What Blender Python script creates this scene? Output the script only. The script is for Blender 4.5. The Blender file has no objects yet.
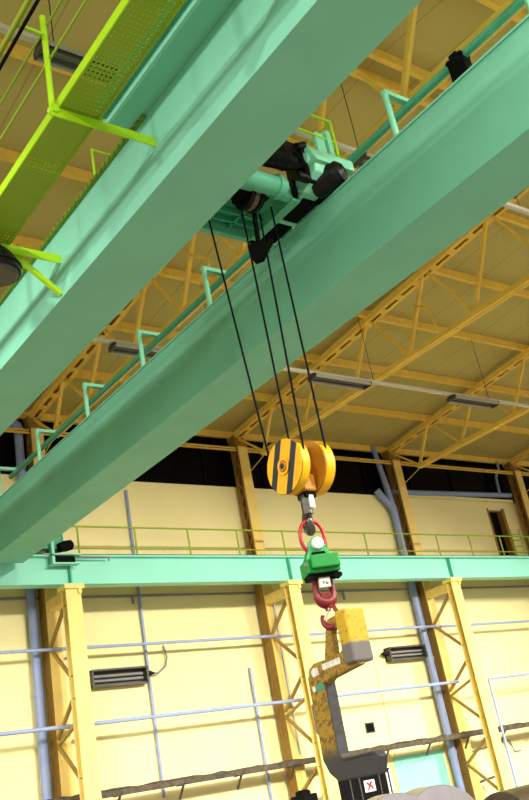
import bpy, bmesh, math, random
from math import sin, cos, pi, sqrt, radians
from mathutils import Vector, Matrix

random.seed(7)
H = 1.6                      # eye height above the shop floor; heights below are given from the eye
C = bpy.context.scene.collection

# ------------------------------------------------------------------ materials
def mat(name, col, rough=0.5, metal=0.0, var=0.06, vscale=3.0, spec=0.5, bump=0.0, bscale=60.0):
    m = bpy.data.materials.new(name); m.use_nodes = True
    nt = m.node_tree; b = nt.nodes['Principled BSDF']
    b.inputs['Roughness'].default_value = rough
    b.inputs['Metallic'].default_value = metal
    b.inputs['Specular IOR Level'].default_value = spec
    tc = nt.nodes.new('ShaderNodeTexCoord')
    nz = nt.nodes.new('ShaderNodeTexNoise'); nz.inputs['Scale'].default_value = vscale
    nz.inputs['Detail'].default_value = 5
    nt.links.new(tc.outputs['Object'], nz.inputs['Vector'])
    rp = nt.nodes.new('ShaderNodeValToRGB')
    c = Vector(col)
    rp.color_ramp.elements[0].position = .3; rp.color_ramp.elements[1].position = .7
    rp.color_ramp.elements[0].color = (*[max(0, x*(1-var)) for x in c], 1)
    rp.color_ramp.elements[1].color = (*[min(1, x*(1+var)) for x in c], 1)
    nt.links.new(nz.outputs['Fac'], rp.inputs['Fac'])
    nt.links.new(rp.outputs['Color'], b.inputs['Base Color'])
    if bump:
        n2 = nt.nodes.new('ShaderNodeTexNoise'); n2.inputs['Scale'].default_value = bscale
        nt.links.new(tc.outputs['Object'], n2.inputs['Vector'])
        bp = nt.nodes.new('ShaderNodeBump'); bp.inputs['Strength'].default_value = bump
        bp.inputs['Distance'].default_value = .01
        nt.links.new(n2.outputs['Fac'], bp.inputs['Height'])
        nt.links.new(bp.outputs['Normal'], b.inputs['Normal'])
    return m

M = {}
M['teal'] = mat('girder_paint', (.21, .60, .48), .6, var=.05, vscale=1.2, bump=.03, bscale=8, spec=.3)
M['teal2'] = mat('runway_paint', (.27, .73, .60), .55, var=.04, vscale=1.0)
M['mint'] = mat('crab_paint', (.26, .72, .53), .4, var=.05)
M['crabg'] = mat('crab_frame_paint', (.14, .52, .36), .45, var=.06)
M['trackg'] = mat('track_paint', (.085, .40, .26), .35, var=.08)
M['dgreen'] = mat('frame_green', (.05, .36, .21), .5, var=.1)
M['lime'] = mat('lime_paint', (.38, .70, .006), .45, var=.06)
M['railg'] = mat('olive_lime_paint', (.30, .42, .02), .5, var=.06)
M['strip'] = mat('strip_green', (.14, .26, .01), .5, var=.1)
M['tealmid'] = mat('stiffener_paint', (.08, .42, .30), .55, var=.05)
M['yel'] = mat('truss_paint', (.86, .57, .10), .55, var=.08, spec=.3)
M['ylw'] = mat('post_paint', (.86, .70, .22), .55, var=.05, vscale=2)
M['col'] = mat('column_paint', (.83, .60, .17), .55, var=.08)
M['brace'] = mat('brace_shaded_paint', (.36, .23, .045), .6, var=.12)  # the braces' shaded look is put into the base colour
M['brn'] = mat('brown_and_side_shade', (.28, .155, .025), .6, var=.12)  # door-jamb brown; on column sides the darkness is shade put into the colour
M['blk'] = mat('black_metal', (.0035, .0035, .004), .4, var=.3, spec=.25)
M['rub'] = mat('black_matte', (.003, .003, .0035), .8, var=.2, spec=.1)
M['rope'] = mat('wire_rope', (.006, .006, .008), .8, metal=.0, var=.3, vscale=40, spec=.08)
M['blue'] = mat('pipe_paint', (.24, .31, .56), .4, var=.06)
M['bluel'] = mat('conduit_paint', (.30, .38, .64), .4, var=.05)
M['greypipe'] = mat('grey_conduit', (.20, .22, .28), .5, var=.1)
M['white'] = mat('white_enamel', (.86, .86, .84), .4, var=.02)
M['cwhite'] = mat('conduit_white', (.62, .60, .52), .5, var=.05)
M['dgrey'] = mat('dark_grey_metal', (.06, .058, .05), .5, var=.15)
M['mgrey'] = mat('mid_grey_metal', (.22, .22, .22), .45, var=.1)
M['lgrey'] = mat('fitting_grey', (.40, .39, .35), .45, var=.05)
M['slate'] = mat('slate_steel', (.045, .045, .058), .5, var=.35, vscale=14)
M['steel'] = mat('forged_steel', (.10, .095, .09), .3, metal=.7, var=.2, vscale=15)
M['red'] = mat('red_alloy', (.48, .014, .025), .4, var=.1, vscale=10)
M['dred'] = mat('dark_red_alloy', (.20, .009, .013), .4, var=.2, vscale=10)
M['sgreen'] = mat('scale_green', (.0, .28, .045), .45, var=.1, vscale=8)
M['sgreen2'] = mat('scale_light_green', (.03, .42, .14), .45, var=.1, vscale=8)
M['hyel'] = mat('block_yellow', (.86, .46, .0), .45, var=.04, vscale=6)
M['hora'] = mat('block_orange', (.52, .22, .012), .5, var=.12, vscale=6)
M['navy'] = mat('stripe_navy', (.012, .014, .035), .5, var=.2)
M['tdoor'] = mat('door_teal', (.24, .66, .52), .5, var=.03)
M['coil'] = mat('coil_steel', (.20, .19, .22), .35, metal=.4, var=.08)
M['coilb'] = mat('coil_dark', (.045, .032, .018), .4, var=.3, vscale=6)
M['tray'] = mat('tray_metal', (.065, .048, .028), .6, var=.6, vscale=9)
M['sticker'] = mat('sticker_white', (.72, .73, .72), .5, var=.25, vscale=30)
M['stgreen'] = mat('sticker_green', (.02, .33, .25), .5)
M['tan'] = mat('rope_tan', (.17, .13, .08), .7, var=.5, vscale=20)

def mat_wall():
    m = mat('wall_plaster', (.86, .77, .40), .75, var=.035, vscale=.7, spec=.2, bump=.05, bscale=25)
    return m
M['wall'] = mat_wall()

def mat_roof():
    m = bpy.data.materials.new('roof_sheet'); m.use_nodes = True
    nt = m.node_tree; b = nt.nodes['Principled BSDF']; b.inputs['Roughness'].default_value = .7
    b.inputs['Specular IOR Level'].default_value = .15
    tc = nt.nodes.new('ShaderNodeTexCoord'); sp = nt.nodes.new('ShaderNodeSeparateXYZ')
    nt.links.new(tc.outputs['Object'], sp.inputs[0])
    md = nt.nodes.new('ShaderNodeMath'); md.operation = 'PINGPONG'; md.inputs[1].default_value = .5
    nt.links.new(sp.outputs['X'], md.inputs[0])
    lt = nt.nodes.new('ShaderNodeMath'); lt.operation = 'LESS_THAN'; lt.inputs[1].default_value = .016
    nt.links.new(md.outputs[0], lt.inputs[0])
    nz = nt.nodes.new('ShaderNodeTexNoise'); nz.inputs['Scale'].default_value = 1.3; nz.inputs['Detail'].default_value = 4
    nt.links.new(tc.outputs['Object'], nz.inputs['Vector'])
    rp = nt.nodes.new('ShaderNodeValToRGB')
    rp.color_ramp.elements[0].color = (.50, .42, .14, 1); rp.color_ramp.elements[1].color = (.56, .47, .165, 1)
    nt.links.new(nz.outputs['Fac'], rp.inputs['Fac'])
    mx = nt.nodes.new('ShaderNodeMix'); mx.data_type = 'RGBA'
    mx.inputs[7].default_value = (.41, .34, .11, 1)
    nt.links.new(lt.outputs[0], mx.inputs[0]); nt.links.new(rp.outputs['Color'], mx.inputs[6])
    nt.links.new(mx.outputs[2], b.inputs['Base Color'])
    return m
M['roof'] = mat_roof()

def mat_floor():
    return mat('floor_concrete', (.17, .15, .11), .6, var=.2, vscale=.6)
M['floor'] = mat_floor()

def mat_glass_night():
    m = mat('night_glass', (.003, .003, .004), .25, var=.1, spec=.08)
    return m
M['night'] = mat_glass_night()

def mat_perf():
    # plank punched with rows of real holes
    m = bpy.data.materials.new('perforated_plank'); m.use_nodes = True
    nt = m.node_tree; b = nt.nodes['Principled BSDF']; b.inputs['Roughness'].default_value = .5
    b.inputs['Base Color'].default_value = (.22, .42, .004, 1)
    out = nt.nodes['Material Output']
    tc = nt.nodes.new('ShaderNodeTexCoord'); sp = nt.nodes.new('ShaderNodeSeparateXYZ')
    nt.links.new(tc.outputs['Object'], sp.inputs[0])
    def mth(op, a, v=None, w=None):
        n = nt.nodes.new('ShaderNodeMath'); n.operation = op
        nt.links.new(a, n.inputs[0])
        if v is not None:
            if hasattr(v, 'is_linked'): nt.links.new(v, n.inputs[1])
            else: n.inputs[1].default_value = v
        return n.outputs[0]
    px, py = .084, .104
    ax = mth('PINGPONG', sp.outputs['X'], px/2); ay = mth('PINGPONG', sp.outputs['Y'], py/2)
    dx = mth('SUBTRACT', ax, px/4); dy = mth('SUBTRACT', ay, py/4)
    r2 = mth('ADD', mth('MULTIPLY', dx, dx), mth('MULTIPLY', dy, dy))
    # ping-pong mirrors, so hole centres sit every px/2 by py/2
    hole = mth('LESS_THAN', r2, .0115**2)
    tr = nt.nodes.new('ShaderNodeBsdfTransparent'); mx = nt.nodes.new('ShaderNodeMixShader')
    nt.links.new(hole, mx.inputs[0]); nt.links.new(b.outputs[0], mx.inputs[1]); nt.links.new(tr.outputs[0], mx.inputs[2])
    nt.links.new(mx.outputs[0], out.inputs['Surface'])
    return m
M['perf'] = mat_perf()

def mat_worn(name, paint, under, z0, z1, mott, rough_edge=.1, scale=16):
    # paint chipped in specks (mott = share of the surface) and rubbed to bare steel below a ragged line
    m = bpy.data.materials.new(name); m.use_nodes = True
    nt = m.node_tree; b = nt.nodes['Principled BSDF']; b.inputs['Roughness'].default_value = .55
    tc = nt.nodes.new('ShaderNodeTexCoord'); ge = nt.nodes.new('ShaderNodeNewGeometry'); sp = nt.nodes.new('ShaderNodeSeparateXYZ')
    nt.links.new(ge.outputs['Position'], sp.inputs[0])
    nz = nt.nodes.new('ShaderNodeTexNoise'); nz.inputs['Scale'].default_value = scale; nz.inputs['Detail'].default_value = 8
    nz.inputs['Roughness'].default_value = .65
    nt.links.new(tc.outputs['Object'], nz.inputs['Vector'])
    zz = nt.nodes.new('ShaderNodeMath'); zz.operation = 'MULTIPLY_ADD'; zz.inputs[1].default_value = rough_edge
    nt.links.new(nz.outputs['Fac'], zz.inputs[0]); nt.links.new(sp.outputs['Z'], zz.inputs[2])
    mr = nt.nodes.new('ShaderNodeMapRange'); mr.interpolation_type = 'SMOOTHSTEP'
    mr.inputs[1].default_value = z0+H+rough_edge*.5; mr.inputs[2].default_value = z1+H+rough_edge*.5
    mr.inputs[3].default_value = 1; mr.inputs[4].default_value = 0
    nt.links.new(zz.outputs[0], mr.inputs[0])
    sk = nt.nodes.new('ShaderNodeMapRange'); sk.inputs[1].default_value = .5-.25*(1-2*mott)*-1-.03; sk.inputs[2].default_value = sk.inputs[1].default_value+.1
    nt.links.new(nz.outputs['Fac'], sk.inputs[0])
    m1 = nt.nodes.new('ShaderNodeMix'); m1.data_type = 'RGBA'; m2 = nt.nodes.new('ShaderNodeMix'); m2.data_type = 'RGBA'
    m1.inputs[6].default_value = (*paint, 1); m1.inputs[7].default_value = (paint[0]*.38, paint[1]*.34, .014, 1)
    m2.inputs[7].default_value = (*under, 1)
    nt.links.new(sk.outputs[0], m1.inputs[0]); nt.links.new(mr.outputs[0], m2.inputs[0]); nt.links.new(m1.outputs[2], m2.inputs[6])
    nt.links.new(m2.outputs[2], b.inputs['Base Color'])
    return m

# ------------------------------------------------------------------ mesh building
class MB:
    """collects shapes in metres (heights from the eye) and links them as one mesh"""
    def __init__(s): s.v = []; s.f = []; s.sm = []; s.mi = []
    def _add(s, vs, fs, smooth=False, mi=0):
        o = len(s.v); s.v += [Vector(v) for v in vs]
        for f in fs: s.f.append([o+i for i in f]); s.sm.append(smooth); s.mi.append(mi)
        return s
    def box(s, x0, x1, y0, y1, z0, z1, mi=0):
        return s._add([(x, y, z) for z in (z0, z1) for y in (y0, y1) for x in (x0, x1)],
            [(0, 2, 3, 1), (4, 5, 7, 6), (0, 1, 5, 4), (2, 6, 7, 3), (0, 4, 6, 2), (1, 3, 7, 5)], mi=mi)
    def bar(s, p, q, w, h, up=(0, 0, 1), mi=0):
        p, q = Vector(p), Vector(q); d = (q-p).normalized(); up = Vector(up)
        if abs(d.dot(up)) > .99: up = Vector((1, 0, 0))
        a = d.cross(up).normalized(); b = a.cross(d).normalized()
        vs = [e + a*(w/2*i) + b*(h/2*j) for e in (p, q) for j in (-1, 1) for i in (-1, 1)]
        return s._add(vs, [(0, 2, 3, 1), (4, 5, 7, 6), (0, 1, 5, 4), (2, 6, 7, 3), (0, 4, 6, 2), (1, 3, 7, 5)], mi=mi)
    def tube(s, pts, r, n=10, caps=True, closed=False, mi=0):
        pts = [Vector(p) for p in pts]; N = len(pts)
        rs = r if isinstance(r, (list, tuple)) else [r]*N
        rings = []; a = None
        for i, p in enumerate(pts):
            if closed: d = (pts[(i+1) % N]-pts[i-1]).normalized()
            elif i == 0: d = (pts[1]-p).normalized()
            elif i == N-1: d = (p-pts[i-1]).normalized()
            else: d = ((pts[i+1]-p).normalized()+(p-pts[i-1]).normalized()).normalized()
            if a is None:
                a = d.orthogonal().normalized()
            else:
                a = (a-d*a.dot(d)).normalized()
            b = d.cross(a)
            rings.append([p+(a*cos(2*pi*k/n)+b*sin(2*pi*k/n))*rs[i] for k in range(n)])
        vs = [v for rg in rings for v in rg]; fs = []
        for i in range(N if closed else N-1):
            j = (i+1) % N
            for k in range(n):
                fs.append((i*n+k, i*n+(k+1) % n, j*n+(k+1) % n, j*n+k))
        s._add(vs, fs, True, mi)
        if caps and not closed:
            s._add(rings[0], [tuple(reversed(range(n)))], False, mi); s._add(rings[-1], [tuple(range(n))], False, mi)
        return s
    def lathe(s, base, axis, prof, n=28, mi=0, smooth=True):
        """prof: (distance along axis, radius)"""
        base, ax = Vector(base), Vector(axis).normalized(); a = ax.orthogonal().normalized(); b = ax.cross(a)
        for (t0, r0), (t1, r1) in zip(prof[:-1], prof[1:]):
            vs = [base+ax*t+(a*cos(2*pi*k/n)+b*sin(2*pi*k/n))*r for t, r in ((t0, r0), (t1, r1)) for k in range(n)]
            fs = [(k, (k+1) % n, n+(k+1) % n, n+k) for k in range(n)]
            flat = abs(t1-t0) < 1e-6
            s._add(vs, fs, smooth and not flat, mi)
        return s
    def prism(s, poly, o, u, v, w, depth, mi=0):
        """polygon of (a,b) in the plane o + a*u + b*v, pushed along w by depth"""
        o, u, v, w = Vector(o), Vector(u), Vector(v), Vector(w); n = len(poly)
        A = [o+u*a+v*b for a, b in poly]; B = [p+w*depth for p in A]
        fs = [tuple(range(n)), tuple(reversed(range(n, 2*n)))] + [(i, n+i, n+(i+1) % n, (i+1) % n) for i in range(n)]
        return s._add(A+B, fs, False, mi)
    def ring_plate(s, outer, inner, o, u, v, w, depth, mi=0):
        """plate with one hole; outer and inner have the same count"""
        o, u, v, w = Vector(o), Vector(u), Vector(v), Vector(w); n = len(outer)
        A = [o+u*a+v*b for a, b in outer]; B = [o+u*a+v*b for a, b in inner]
        A2 = [p+w*depth for p in A]; B2 = [p+w*depth for p in B]; fs = []
        for i in range(n):
            j = (i+1) % n
            fs += [(i, j, n+j, n+i), (2*n+i, 3*n+i, 3*n+j, 2*n+j), (i, 2*n+i, 2*n+j, j), (n+i, n+j, 3*n+j, 3*n+i)]
        return s._add(A+B+A2+B2, fs, False, mi)
    def build(s, name, material, parent=None, bevel=0.0):
        off = Vector((0, 0, H))
        if parent is not None:
            p = parent
            while p is not None: off -= Vector(p.location); p = p.parent
        me = bpy.data.meshes.new(name)
        me.from_pydata([v+off for v in s.v], [], s.f)
        mats = material if isinstance(material, (list, tuple)) else [material]
        for m in mats: me.materials.append(m)
        me.polygons.foreach_set('use_smooth', s.sm); me.polygons.foreach_set('material_index', s.mi)
        bm = bmesh.new(); bm.from_mesh(me); bmesh.ops.recalc_face_normals(bm, faces=bm.faces); bm.to_mesh(me); bm.free()
        me.update()
        o = bpy.data.objects.new(name, me); C.objects.link(o)
        if parent is not None: o.parent = parent
        if bevel:
            b = o.modifiers.new('edge', 'BEVEL'); b.width = bevel; b.segments = 2; b.limit_method = 'ANGLE'; b.angle_limit = radians(40)
        return o

def tag(o, label, cat, group=None, kind=None):
    o['label'] = label; o['category'] = cat
    if group: o['group'] = group
    o['kind'] = kind or 'thing'
    return o
def thing(name, label, cat, loc, group=None):
    o = bpy.data.objects.new(name, None); C.objects.link(o)
    o.location = (loc[0], loc[1], loc[2]+H); o.empty_display_size = .2
    return tag(o, label, cat, group)
def struct(name, mb, m, label=None, bevel=0):
    o = mb.build(name, m, bevel=bevel); o['kind'] = 'structure'
    if label: o['label'] = label
    return o
def recenter(o):
    """put a lone mesh's origin at its base"""
    me = o.data; xs = [v.co for v in me.vertices]
    c = Vector((sum(v.x for v in xs)/len(xs), sum(v.y for v in xs)/len(xs), min(v.z for v in xs)))
    for v in me.vertices: v.co -= c
    o.location = c
    return o
def single(name, mb, m, label, cat, group=None, bevel=0):
    return tag(recenter(mb.build(name, m, bevel=bevel)), label, cat, group)
def copy_tree(o, parent=None):
    c = o.copy(); C.objects.link(c)
    if parent is not None: c.parent = parent
    for ch in list(o.children): copy_tree(ch, c)
    return c

# ------------------------------------------------------------------ the hall
COLX = [8.95, 14.98, 20.95, 26.95]            # column lines
RZ = lambda y: 9.66 + .09*(19.5-y) if y > 7.45 else 9.66 + .09*(19.5-14.9+y)   # roof sheet underside

struct('floor', MB().box(-12, 40, -10, 22, -H-.2, -H), M['floor'], 'grey concrete shop floor')
W = 19.6
b = MB().box(-12, 25.36, W, W+.3, -H, 8.03).box(25.36, 26.07, W, W+.3, 7.72, 8.03).box(25.36, 26.07, W, W+.3, -H, 6.12).box(26.07, 40, W, W+.3, -H, 8.03)
struct('wall_back', b, M['wall'], 'cream plastered wall behind the crane runway')
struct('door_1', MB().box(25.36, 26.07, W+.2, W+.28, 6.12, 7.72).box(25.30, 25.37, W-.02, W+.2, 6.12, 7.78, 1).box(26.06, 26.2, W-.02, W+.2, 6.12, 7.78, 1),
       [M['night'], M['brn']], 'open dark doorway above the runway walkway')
b = MB().box(-12, 40, W+.12, W+.2, 8.03, 10.2)
for x in range(-10, 40, 2): b.box(x-.03, x+.03, W+.06, W+.14, 8.03, 9.6, 1)
struct('window_1', b, [M['night'], M['rub']], 'band of dark windows at night under the eaves')
struct('trim_1', MB().box(21.35, 26.7, W-.12, W, 8.0, 8.09), M['wall'], 'cream ledge along the top of the wall')
struct('door_2', MB().box(18.5, 20.42, W-.05, W, -H, .5), M['tdoor'], 'pale teal door in the cream wall')
struct('trim_2', MB().box(18.62, 18.645, W-.012, W, -H, 3.1), M['col'], 'thin brown joint down the cream wall')
struct('trim_3', MB().box(20.42, 20.5, W-.03, W, -H, .8).box(18.42, 18.5, W-.03, W, -H, .62), M['ylw'], 'cream frame beside the teal door')
single('wall_vent', MB().ring_plate([(0, 0), (.33, 0), (.33, .27), (0, .27)], [(.03, .03), (.3, .03), (.3, .24), (.03, .24)], (17.78, W-.02, 1.2), (1, 0, 0), (0, 0, 1), (0, 1, 0), .02, 1)
       .box(17.81, 18.08, W-.006, W-.001, 1.23, 1.44), [M['rub'], M['dgrey']], 'small square black vent opening in the cream wall', 'vent')

# roof deck: two slopes meeting at the ridge
b = MB(); t = .08
P = [(21, RZ(21)), (7.45, RZ(7.45)), (-6, RZ(-6)), (-6, RZ(-6)+t), (7.45, RZ(7.45)+t), (21, RZ(21)+t)]
b.prism(P, (-12, 0, 0), (0, 1, 0), (0, 0, 1), (1, 0, 0), 52)
struct('ceiling', b, M['roof'], 'ochre roof sheeting over purlins')

# purlins: C sections running along the hall
pys = [(19.5, 'nearest the wall, above the dark windows'), (17.4, 'second from the wall'), (15.4, 'third from the wall'),
       (13.4, 'fourth from the wall, carrying the long light conduit'), (11.45, 'fifth from the wall'), (9.45, 'sixth from the wall'),
       (7.68, 'on the wall side of the ridge'), (7.24, 'at the ridge on the camera side'), (5.5, 'just past the ridge'), (3.5, 'second past the ridge')]
for y, w in pys:
    z = min(RZ(y-.03), RZ(y+.06))-.004
    b = MB().box(-4, 38, y-.03, y-.01, z-.19, z).box(-4, 38, y-.009, y+.06, z-.19, z-.175)
    single('roof_purlin', b, M['yel'], 'yellow roof purlin, ' + w, 'purlin', 'roof purlins')

# trusses
def truss(X, label):
    t = thing('roof_truss', label, 'truss', (X, 18.9, 8.44), 'yellow roof trusses')
    tz = lambda y: RZ(y)-.26
    mz = lambda y: y if y > 7.45 else 14.9-y
    def two(m, p, q, w, h, gap):
        for s in (-1, 1):
            d = Vector((s*(gap/2+w/2), 0, 0)); m.bar(Vector(p)+d, Vector(q)+d, w, h)
    def packs(m, p, q, step, gap, h):
        p, q = Vector(p), Vector(q); L = (q-p).length; n = int(L/step)
        for i in range(n+1):
            a = p+(q-p)*((i+.3)/(n+1)); d = (q-p).normalized()*.06
            m.bar(a-d, a+d, gap, h*.9)
    for y0, y1 in ((19.55, 7.45), (7.45, -4.6)):
        m = MB(); p, q = (X, y0, tz(y0)), (X, y1, tz(y1))
        dz_ = Vector((0, 0, .062))
        for s_ in (-1, 1):
            o1 = Vector((s_*.09, 0, -.062)); m.bar(Vector(p)+o1, Vector(q)+o1, .085, .014)
            o2 = Vector((s_*.135, 0, 0)); m.bar(Vector(p)+o2, Vector(q)+o2, .012, .138)
        m.bar(Vector(p)+dz_, Vector(q)+dz_, .255, .014); n_ = 21  # top plate added so the slot between the angles stays dark
        for k_ in range(n_):
            a_ = Vector(p)+(Vector(q)-Vector(p))*((k_+.5)/n_)+Vector((0, 0, -.063)); d_ = (Vector(q)-Vector(p)).normalized()*.09
            m.bar(a_-d_, a_+d_, .1, .012)
        m.build('top_chord', M['yel'], t)
    m = MB(); p, q = (X, 18.25, 8.5), (X, -3.3, 8.5)
    two(m, p, q, .09, .11, .02); m.build('bottom_chord', M['yel'], t)
    tn = [17.5, 15.5, 13.5, 11.5, 9.5, 7.45]; bn = [18.2, 16.45, 14.45, 12.5, 10.5, 8.45]
    mem = []
    for i, y in enumerate(tn):
        mem.append((y+.06, bn[i])); 
        if i+1 < len(bn): mem.append((y-.1, bn[i+1]))
    mem += [(14.9-a, 14.9-c) for a, c in mem]
    mem.append((19.3, 18.2)) 
    for i, (a, c) in enumerate(mem):
        main = (a > c-.0) == False
        w = .075 if a < c else .055
        MB().bar((X, a, tz(a)-.03), (X, c, 8.54), w, w).build('web_member', M['yel'], t)
    # thin knee ties to the column head
    MB().tube([(X, 18.15, 8.47), (X, 19.1, 8.2)], .012, 6).build('knee_tie', M['yel'], t)
    MB().tube([(X-.05, 18.1, 8.5), (X-.05, 19.1, 9.05)], .012, 6).build('knee_tie', M['yel'], t)
    return t
truss(COLX[0], 'yellow roof truss seen between the two crane girders')
truss(COLX[1], 'yellow roof truss meeting the wall at the column behind the hook block')
truss(COLX[2], 'yellow roof truss right of the hook block, ending over the blue downpipe')
truss(COLX[3], 'yellow roof truss at the far right edge, only its wall end showing')

# bent conduits on two trusses
single('bent_conduit', MB().tube([(14.95, 11.93, 9.52), (14.9, 11.6, 9.25), (14.9, 11.55, 9.18), (14.95, 11.55, 8.66)], .03, 8), M['yel'],
       'bent yellow conduit hooked on the truss right of the ropes', 'conduit')
single('bent_conduit', MB().tube([(8.93, 12.0, 9.55), (8.93, 11.52, 9.18), (8.93, 11.43, 9.1), (8.93, 11.43, 8.8)], .03, 8), M['yel'],
       'bent yellow conduit on the truss left of the left rope', 'conduit')

# columns: two flanges with lacing between
def column(X, label):
    t = thing('steel_column', label, 'column', (X, 19.3, -H), 'yellow wall columns')
    MB().box(X-.15, X+.15, 19.10, 19.13, -H, 9.05).build('front_flange', M['col'], t)
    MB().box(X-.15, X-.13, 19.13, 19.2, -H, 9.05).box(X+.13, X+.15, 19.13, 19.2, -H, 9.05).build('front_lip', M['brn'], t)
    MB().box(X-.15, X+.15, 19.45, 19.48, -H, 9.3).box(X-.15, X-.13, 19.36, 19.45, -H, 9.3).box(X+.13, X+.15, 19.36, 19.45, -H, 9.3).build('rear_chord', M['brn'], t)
    for s in (-.135, .135):
        b = MB(); z = 5.2; k = 0
        while z < 8.8:
            ya, yb = (19.18, 19.40) if k % 2 == 0 else (19.40, 19.18)
            b.bar((X+s, ya, z), (X+s, yb, z+.32), .02, .05, (1, 0, 0)); z += .32; k += 1
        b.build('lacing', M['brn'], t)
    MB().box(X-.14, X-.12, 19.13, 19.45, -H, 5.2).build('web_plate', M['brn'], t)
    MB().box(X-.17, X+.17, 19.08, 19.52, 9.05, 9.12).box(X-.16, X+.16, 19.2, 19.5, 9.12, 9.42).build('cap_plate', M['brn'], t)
    return t
column(COLX[0], 'yellow wall column at the left, behind the leftmost runway post')
column(COLX[1], 'yellow wall column standing just left of the hook block')
column(COLX[2], 'yellow wall column beside the long blue downpipe')
column(COLX[3], 'yellow wall column cut by the right edge')

# eaves tie along column heads
b = MB()
for dz in (-.035, .035): b.box(-6, 38, 19.2, 19.24, 9.0+dz-.02, 9.0+dz+.02)
x = -6
while x < 38: b.box(x, x+.12, 19.2, 19.24, 8.97, 9.03); x += .55
single('eaves_tie', b, M['yel'], 'long yellow battened tie running across the column heads under the eaves', 'tie beam')

# runway posts with braces back to the columns
def rpost(X, label):
    t = thing('runway_post', label, 'post', (X, 18.15, -H), 'braced posts under the runway')
    x0, x1 = X-.19, X+.16
    MB().box(x0, x1, 18.0, 18.025, -H, 4.86).box(x0, x1, 18.2, 18.225, -H, 4.86).box(X-.02, X, 18.025, 18.2, -H, 4.86).build('post_shaft', M['ylw'], t)
    MB().box(x0-.05, x1+.06, 17.93, 18.3, 4.84, 4.935).box(X+.08, X+.16, 17.95, 18.28, 4.74, 4.84).build('cap_plate', M['ylw'], t)
    MB().box(X-.16, X+.02, 18.225, 19.1, 4.62, 4.85).build('top_strut', M['col'], t)
    nodes = [(4.56, 18.21, 3.84, 19.11), (3.82, 19.11, 3.04, 18.21), (2.64, 18.21, 1.96, 19.11), (1.82, 19.11, 1.06, 18.21), (.58, 18.21, .02, 19.11), (-.02, 19.11, -.8, 18.21)]
    for z0, y0, z1, y1 in nodes:
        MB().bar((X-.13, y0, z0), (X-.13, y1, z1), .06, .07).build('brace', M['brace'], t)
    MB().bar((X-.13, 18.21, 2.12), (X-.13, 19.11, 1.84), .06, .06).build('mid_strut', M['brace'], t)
    return t
rpost(COLX[0], 'cream braced runway post at the left of the picture')
rpost(COLX[1], 'cream braced runway post behind the lifting hook')
rpost(COLX[2], 'cream braced runway post at the right, next to the blue downpipe')

# runway girder
t = thing('runway_girder', 'long pale teal crane runway girder carried on the cream posts', 'girder', (15, 18.15, 4.94))
MB().box(-6, 38, 18.10, 18.13, 4.96, 5.56).build('web_plate', M['teal2'], t)
MB().box(-6, 38, 17.98, 18.28, 4.94, 4.965).build('bottom_flange', M['teal2'], t)
MB().box(-6, 38, 17.98, 18.28, 5.55, 5.585).build('top_flange', M['teal2'], t)
MB().box(-6, 38, 18.1, 18.17, 5.585, 5.64).build('crane_rail', M['dgrey'], t)
for X in COLX:
    for dx in (.05,):
        MB().box(X+dx-.1, X+dx-.07, 17.985, 18.1, 4.965, 5.55).build('stiffener', M['tealmid'], t)

# walkway slab behind the runway and its guard rail
single('runway_walkway', MB().box(-6, 38, 18.3, 19.05, 5.5, 5.56), M['dgrey'], 'dark walkway strip behind the teal runway girder', 'walkway')
t = thing('guard_rail', 'thin olive guard rail along the runway walkway', 'guard rail', (16, 18.4, 5.55))
xs = [3.5+1.465*i for i in range(4)]+[9.37+1.463*i for i in range(17)]
MB().tube([(-2, 18.4, 6.375), (33, 18.4, 6.375)], .022, 8).build('top_rail', M['railg'], t)
MB().tube([(-2, 18.4, 5.86), (33, 18.4, 5.86)], .017, 8).build('mid_rail', M['railg'], t)
for x in xs: MB().tube([(x, 18.4, 5.56), (x, 18.4, 6.37)], .022, 8).build('rail_post', M['railg'], t)
# short ladder gate by the upper doorway
t = thing('ladder', 'short lime ladder at the right edge beside the dark doorway', 'ladder', (26.0, 18.75, 5.55))
for x in (25.1, 25.55): MB().tube([(x, 18.75, 5.56), (x, 18.75, 6.75)], .025, 8).build('stile', M['railg'], t)
for k in range(5): MB().tube([(25.1, 18.75, 5.75+k*.2), (25.55, 18.75, 5.78+k*.2)], .018, 8).build('rung', M['railg'], t)

# ------------------------------------------------------------------ services on the wall
def pipe(name, pts, r, m, label, cat, n=12): return single(name, MB().tube(pts, r, n), m, label, cat)
def downpipe(X, Y, z1, label, r=.105):
    t = thing('downpipe', label, 'pipe', (X, Y, -H), 'blue downpipes')
    MB().tube([(X, Y, -H), (X, Y, z1)], r, 16).build('pipe_body', M['blue'], t)
    z = .3
    while z < z1: MB().tube([(X, Y, z), (X, Y, z+.1)], r+.018, 16).build('socket', M['blue'], t); z += 2.6
    return t
d = downpipe(8.61, 19.42, 9.1, 'thick blue downpipe behind the leftmost runway post')
MB().tube([(8.66, 19.42, 9.0), (8.6, 19.42, 9.2), (8.3, 19.42, 9.4)], .12, 12).build('elbow', M['blue'], d)
d = downpipe(20.62, 19.4, 7.6, 'thick blue downpipe beside the right column, forked near the top', .112)
MB().tube([(20.62, 19.4, 7.5), (20.56, 19.42, 8.3), (20.38, 19.42, 9.6)], [.105, .1, .08], 14).build('riser', M['blue'], d)
MB().tube([(20.62, 19.4, 7.4), (20.5, 19.4, 7.62), (20.1, 19.42, 8.12)], [.1, .1, .11], 14).build('branch', M['blue'], d)
pipe('wall_conduit', [(-6, 19.03, 3.80), (9.0, 19.03, 3.80)], .036, M['bluel'], 'upper blue conduit at the left, ending on the left column', 'conduit')
pipe('wall_conduit', [(9.02, 19.04, 3.80), (15.0, 19.04, 3.80)], .036, M['bluel'], 'upper blue conduit between the left and middle columns', 'conduit')
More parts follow.
